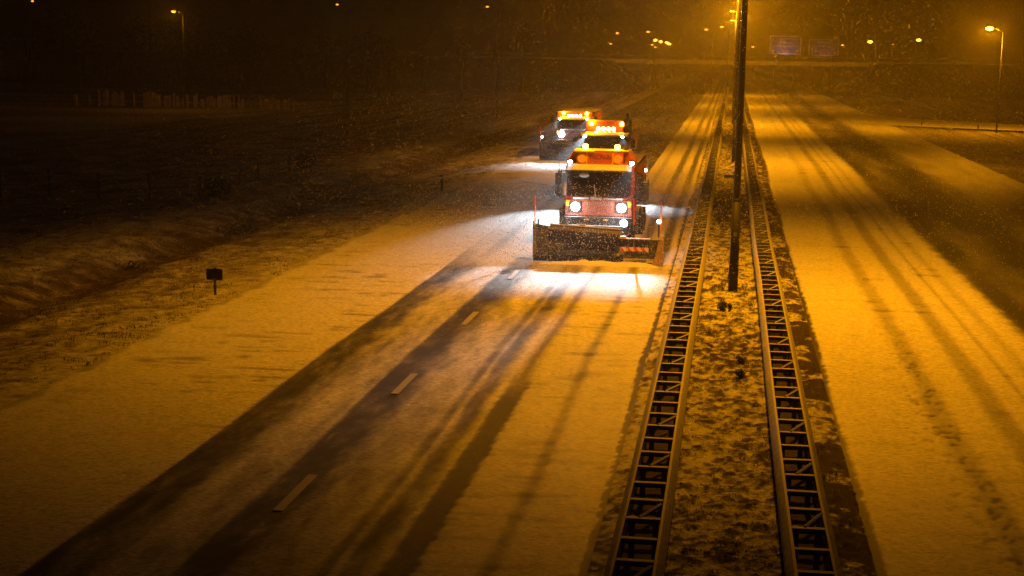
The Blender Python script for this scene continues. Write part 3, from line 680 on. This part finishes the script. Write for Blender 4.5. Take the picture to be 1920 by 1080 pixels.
def clump(mb, n, rad, h, spread=.5, w=.012):
    for _ in range(n):
        a = random.uniform(0, 6.28); r0 = rad * math.sqrt(random.random()); x, y = r0 * math.cos(a), r0 * math.sin(a)
        hh = h * random.uniform(.5, 1.1); dx, dy = random.uniform(-spread, spread) * hh, random.uniform(-spread, spread) * hh
        q = random.uniform(0, 3.14); wx, wy = w * math.cos(q), w * math.sin(q)
        mb.bm.faces.new([mb.bm.verts.new(p) for p in ((x - wx, y - wy, 0), (x + wx, y + wy, 0), (x + dx * .6 + wx * .7, y + dy * .6 + wy * .7, hh * .6), (x + dx, y + dy, hh))])
def leafball(mb, n, cx, cy, cz, rx, ry, rz, s):
    for _ in range(n):
        v = Vector((random.gauss(0, 1), random.gauss(0, 1), random.gauss(0, 1))).normalized() * random.random() ** .4
        c = Vector((cx + v.x * rx, cy + v.y * ry, cz + v.z * rz)); d1 = Vector((random.uniform(-1, 1), random.uniform(-1, 1), random.uniform(-1, 1))) * s; d2 = Vector((random.uniform(-1, 1), random.uniform(-1, 1), random.uniform(-1, 1))) * s
        mb.bm.faces.new([mb.bm.verts.new(c + q) for q in (d1, d2, -d1 * .6)])
def shrub(x, y, z, label, n, rx, ry, rz, s=.05, m='darkshrub', cz=None):
    t = empty('shrub', (x, y, z), label, 'shrub'); b = MB(); leafball(b, n, 0, 0, cz or rz * .9, rx, ry, rz, s); b.build('foliage', M[m], t)
    b = MB()
    for k in range(6):
        a = k * 1.05; b.tube((0, 0, -.05), (rx * .7 * math.cos(a), ry * .7 * math.sin(a), rz * 1.5), .012, .005, 5)
    b.build('stem', M['twig'], t)
shrub(-.05, 40.5, .05, 'small dark conical shrub on the median before the tall pole, larger of a pair', 260, .14, .14, .16, .05)
shrub(.17, 40.55, .05, 'small dark shrub on the median before the tall pole, slimmer of a pair', 130, .07, .08, .13, .04)
shrub(-.28, 62.5, .03, 'squat bare shrub on the median, on the plough side of the tall pole', 420, .3, .2, .36, .05, 'twig')
shrub(.95, 62.5, .03, 'squat bare shrub on the median, on the empty road side of the tall pole', 300, .2, .2, .36, .05, 'twig')
shrub(.45, 33.6, .06, 'low dark clump in the median snow, upper of two near the far guardrail', 150, .13, .12, .08, .04)
shrub(.42, 32.1, .06, 'low dark clump in the median snow, lower of two near the far guardrail', 150, .14, .12, .08, .04)
shrub(-20.4, 58.0, -.6, 'dark bush growing in the ditch below the verge', 260, .9, 1.6, .28, .08)
shrub(-20.6, 47.5, -.65, 'smaller dark bush farther down the same ditch', 130, .4, .9, .22, .08)
shrub(-24.8, 67.5, -.1, 'dark bush at the corner of the field fence', 700, .8, .6, .55, .1)
shrub(-26.0, 86.5, -.15, 'dark bush at the far end of the field fence', 700, .7, .8, .6, .1)
# weeds standing at the pole foot
for k, (x, y, h, lab) in enumerate([(.05, 46.5, .5, 'tall bent dead weed standing beside the foot of the tall pole'), (-.05, 44.4, .4, 'leafy dead weed in the snow just before the tall pole'), (.6, 44.3, .3, 'low dead weed behind the foot of the tall pole, on the empty road side'), (.78, 41.0, .35, 'thin dead weed leaning against the far guardrail')]):
    t = MB()
    for _ in range(5):
        a = random.uniform(-.2, .2); t.tube((a * .3, 0, -.02), (a + random.uniform(-.06, .06), random.uniform(-.1, .1), h * random.uniform(.6, 1)), .008, .004, 5)
    leafball(t, 40, 0, 0, h * .5, .1, .1, h * .4, .03)
    o = t.build('dead_weed', M['twig']); o.location = (x, y, .05); tag(o, lab, 'weed')
# low kerb block and cabinet on the median
o = MB().box(-.42, .42, -.12, .12, 0, .24, .02).build('concrete_block', M['concrete']); o.location = (.15, 86, 0); tag(o, 'low concrete block lying across the median behind the tall pole', 'block')

# field fence
t = empty('field_fence', (-25.6, 67.3, -.15), 'wire field fence on thin dark posts turning a corner', 'fence')
pts = [(-25.6, 67.3)] + [(-25.6 - .12 * k, 67.3 + 3.3 * k) for k in range(1, 7)]
pts2 = [(-25.6, 67.3)] + [(-25.6 - 2.6 * k, 67.3 - .02 * k) for k in range(1, 9)]
for x, y in pts + pts2[1:]:
    b = MB(); b.tube((x + 25.6, y - 67.3, -.2), (x + 25.6 + random.uniform(-.05, .05), y - 67.3, 1.15 + random.uniform(-.1, .15)), .055, .05, 7); b.build('post', M['wood'], t)
for z in (.45, .75, 1.05):
    b = MB()
    for q in (pts, pts2):
        for a, c in zip(q, q[1:]): b.tube((a[0] + 25.6, a[1] - 67.3, z), (c[0] + 25.6, c[1] - 67.3, z), .008, .008, 4)
    b.build('wire', M['wire'], t)
# far row of pale palings
b = MB()
for k in range(130):
    x = -86 + k * .24; h = random.uniform(1.2, 2.1) * (1 - .3 * (k / 130)); w = random.choice((.05, .08, .12, .2))
    if random.random() < .42 * (1 + .8 * math.sin(k * .21)): continue
    b.box(x - w, x + w, 181.5 + random.uniform(-.1, .1), 181.7, -.7, -.4 + h)
b.box(-86, -55, 181.71, 181.76, .0, .1)
tag(b.build('paling_fence', M['pale']), 'broken row of pale upright palings at the far edge of the black field', 'fence')
# woods behind the field, one dark mass
b = MB()
for k in range(70):
    x = random.uniform(-190, -38); y = random.uniform(225, 285); h = random.uniform(9, 15)
    b.tube((x, y, -1), (x + random.uniform(-.5, .5), y, h * .7), .22, .08, 6)
    for _ in range(5): b.tube((x, y, h * random.uniform(.25, .6)), (x + random.uniform(-2.5, 2.5), y + random.uniform(-1.5, 1.5), h * random.uniform(.6, .95)), .07, .02, 5)
    for _ in range(4): leafball(b, 60, x + random.uniform(-1.8, 1.8), y, h * random.uniform(.45, .85), 1.7, 1.5, 1.6, .35)
stuff(b.build('woodland', M['bark']), 'dark mass of woods behind the black field', 'woods')

# ------------------------------------------------------------------ loose grass
def tufts(name, pts, m, label, hr, nb):
    V = []; F = []
    for (x, y, z, sc) in pts:
        for _ in range(nb):
            a = random.uniform(0, 6.28); r0 = .09 * sc * math.sqrt(random.random()); bx, by = x + r0 * math.cos(a), y + r0 * math.sin(a)
            h = hr * sc * random.uniform(.4, 1.1); dx, dy = random.uniform(-.6, .6) * h, random.uniform(-.6, .6) * h; q = random.uniform(0, 3.14); wx, wy = .008 * sc * math.cos(q), .008 * sc * math.sin(q)
            n = len(V); V += [(bx - wx, by - wy, z - .02), (bx + wx, by + wy, z - .02), (bx + dx, by + dy, z + h)]; F.append((n, n + 1, n + 2))
    stuff(raw(name, V, F, m), label, 'grass')
def scatter(n, x0, x1, y0, y1, zf, sc, keep):
    out = []
    X = rng.uniform(x0, x1, n); Y = y0 + (y1 - y0) * rng.random(n) ** 1.4; Z = zf(X, Y); K = keep(X, Y)
    for x, y, z, k in zip(X, Y, Z, K):
        if random.random() < k: out.append((x, y, z, random.uniform(.5, 1.3) * sc))
    return out
pm = scatter(9000, -.68, .95, 13, 70, med_z, .8, lambda X, Y: sm(.5, .66, fbm(X * 5.2, Y * 6.5, 61, 4)))
tufts('median_grass', pm, M['grass2'], 'dead grass tufts poking through the median snow', .035, 9)
pe = scatter(1500, 1.62, 2.25, 13, 60, med_z, .8, lambda X, Y: .5 + 0 * X)
pv = scatter(16000, -27, -14.3, 22, 110, ground_z, 1.5, lambda X, Y: .2 + .8 * sm(.4, .65, fbm(X * .5, Y * .35, 21)))
tufts('verge_grass', pv + pe, M['grass'], 'frosted dead grass covering the roadside verge', .05, 8)

# ------------------------------------------------------------------ falling snow (one mass of flakes)
N = 420000
d = 30 + 130 * rng.random(N) ** .8
ang = rng.uniform(-.62, .36, N); X = d * np.sin(ang); Y = d * np.cos(ang) ; Zf = rng.uniform(.1, 14.5, N); K = 9000; X[:K] = rng.normal(-5.3, 3.6, K); Y[:K] = rng.normal(48.5, 3.4, K); Zf[:K] = .1 + np.abs(rng.normal(0, 1.5, K)); d[:K] = 48
rad = rng.uniform(.0052, .0135, N) * (1 + .0055 * d); rad[:K] *= 1.2
T0 = np.array([(1, 1, 1), (-1, -1, 1), (-1, 1, -1), (1, -1, -1)], np.float32) * .6
A = rng.uniform(0, 6.28, N); B = rng.uniform(0, 6.28, N)
ca, sa, cb, sb = np.cos(A), np.sin(A), np.cos(B), np.sin(B)
Rm = np.stack([np.stack([ca, -sa, 0 * ca], -1), np.stack([sa * cb, ca * cb, -sb], -1), np.stack([sa * sb, ca * sb, cb], -1)], 1)
V = np.einsum('nij,kj->nki', Rm, T0) * rad[:, None, None] + np.stack([X, Y, Zf], -1)[:, None, :]
F = (np.arange(N)[:, None, None] * 4 + np.array([(0, 1, 2), (0, 3, 1), (0, 2, 3), (1, 3, 2)])[None]).reshape(-1, 3)
M['flake'] = bpy.data.materials.new('snowflake'); nt, bb = nodes(M['flake']); bb.inputs['Base Color'].default_value = (.85, .85, .85, 1); bb.inputs['Roughness'].default_value = 1; bb.inputs['Specular IOR Level'].default_value = 0
stuff(raw('snowfall', V.reshape(-1, 3), F, M['flake']), 'snowflakes falling through the lamplight', 'snowfall')

# ------------------------------------------------------------------ snowy air
b = MB(); b.box(-650, 650, -12, 720, -2, 21)
hz = stuff(b.build('haze', None or bpy.data.materials.new('haze')), 'snow filled night air', 'haze')
nt = hz.data.materials[0]; nt.use_nodes = True; nt = nt.node_tree; nt.nodes.clear()
out = nt.nodes.new('ShaderNodeOutputMaterial'); pv_ = nt.nodes.new('ShaderNodeVolumePrincipled')
pv_.inputs['Color'].default_value = (.9, .9, .9, 1); pv_.inputs['Density'].default_value = .0015; pv_.inputs['Anisotropy'].default_value = .6
nt.links.new(pv_.outputs[0], out.inputs['Volume'])
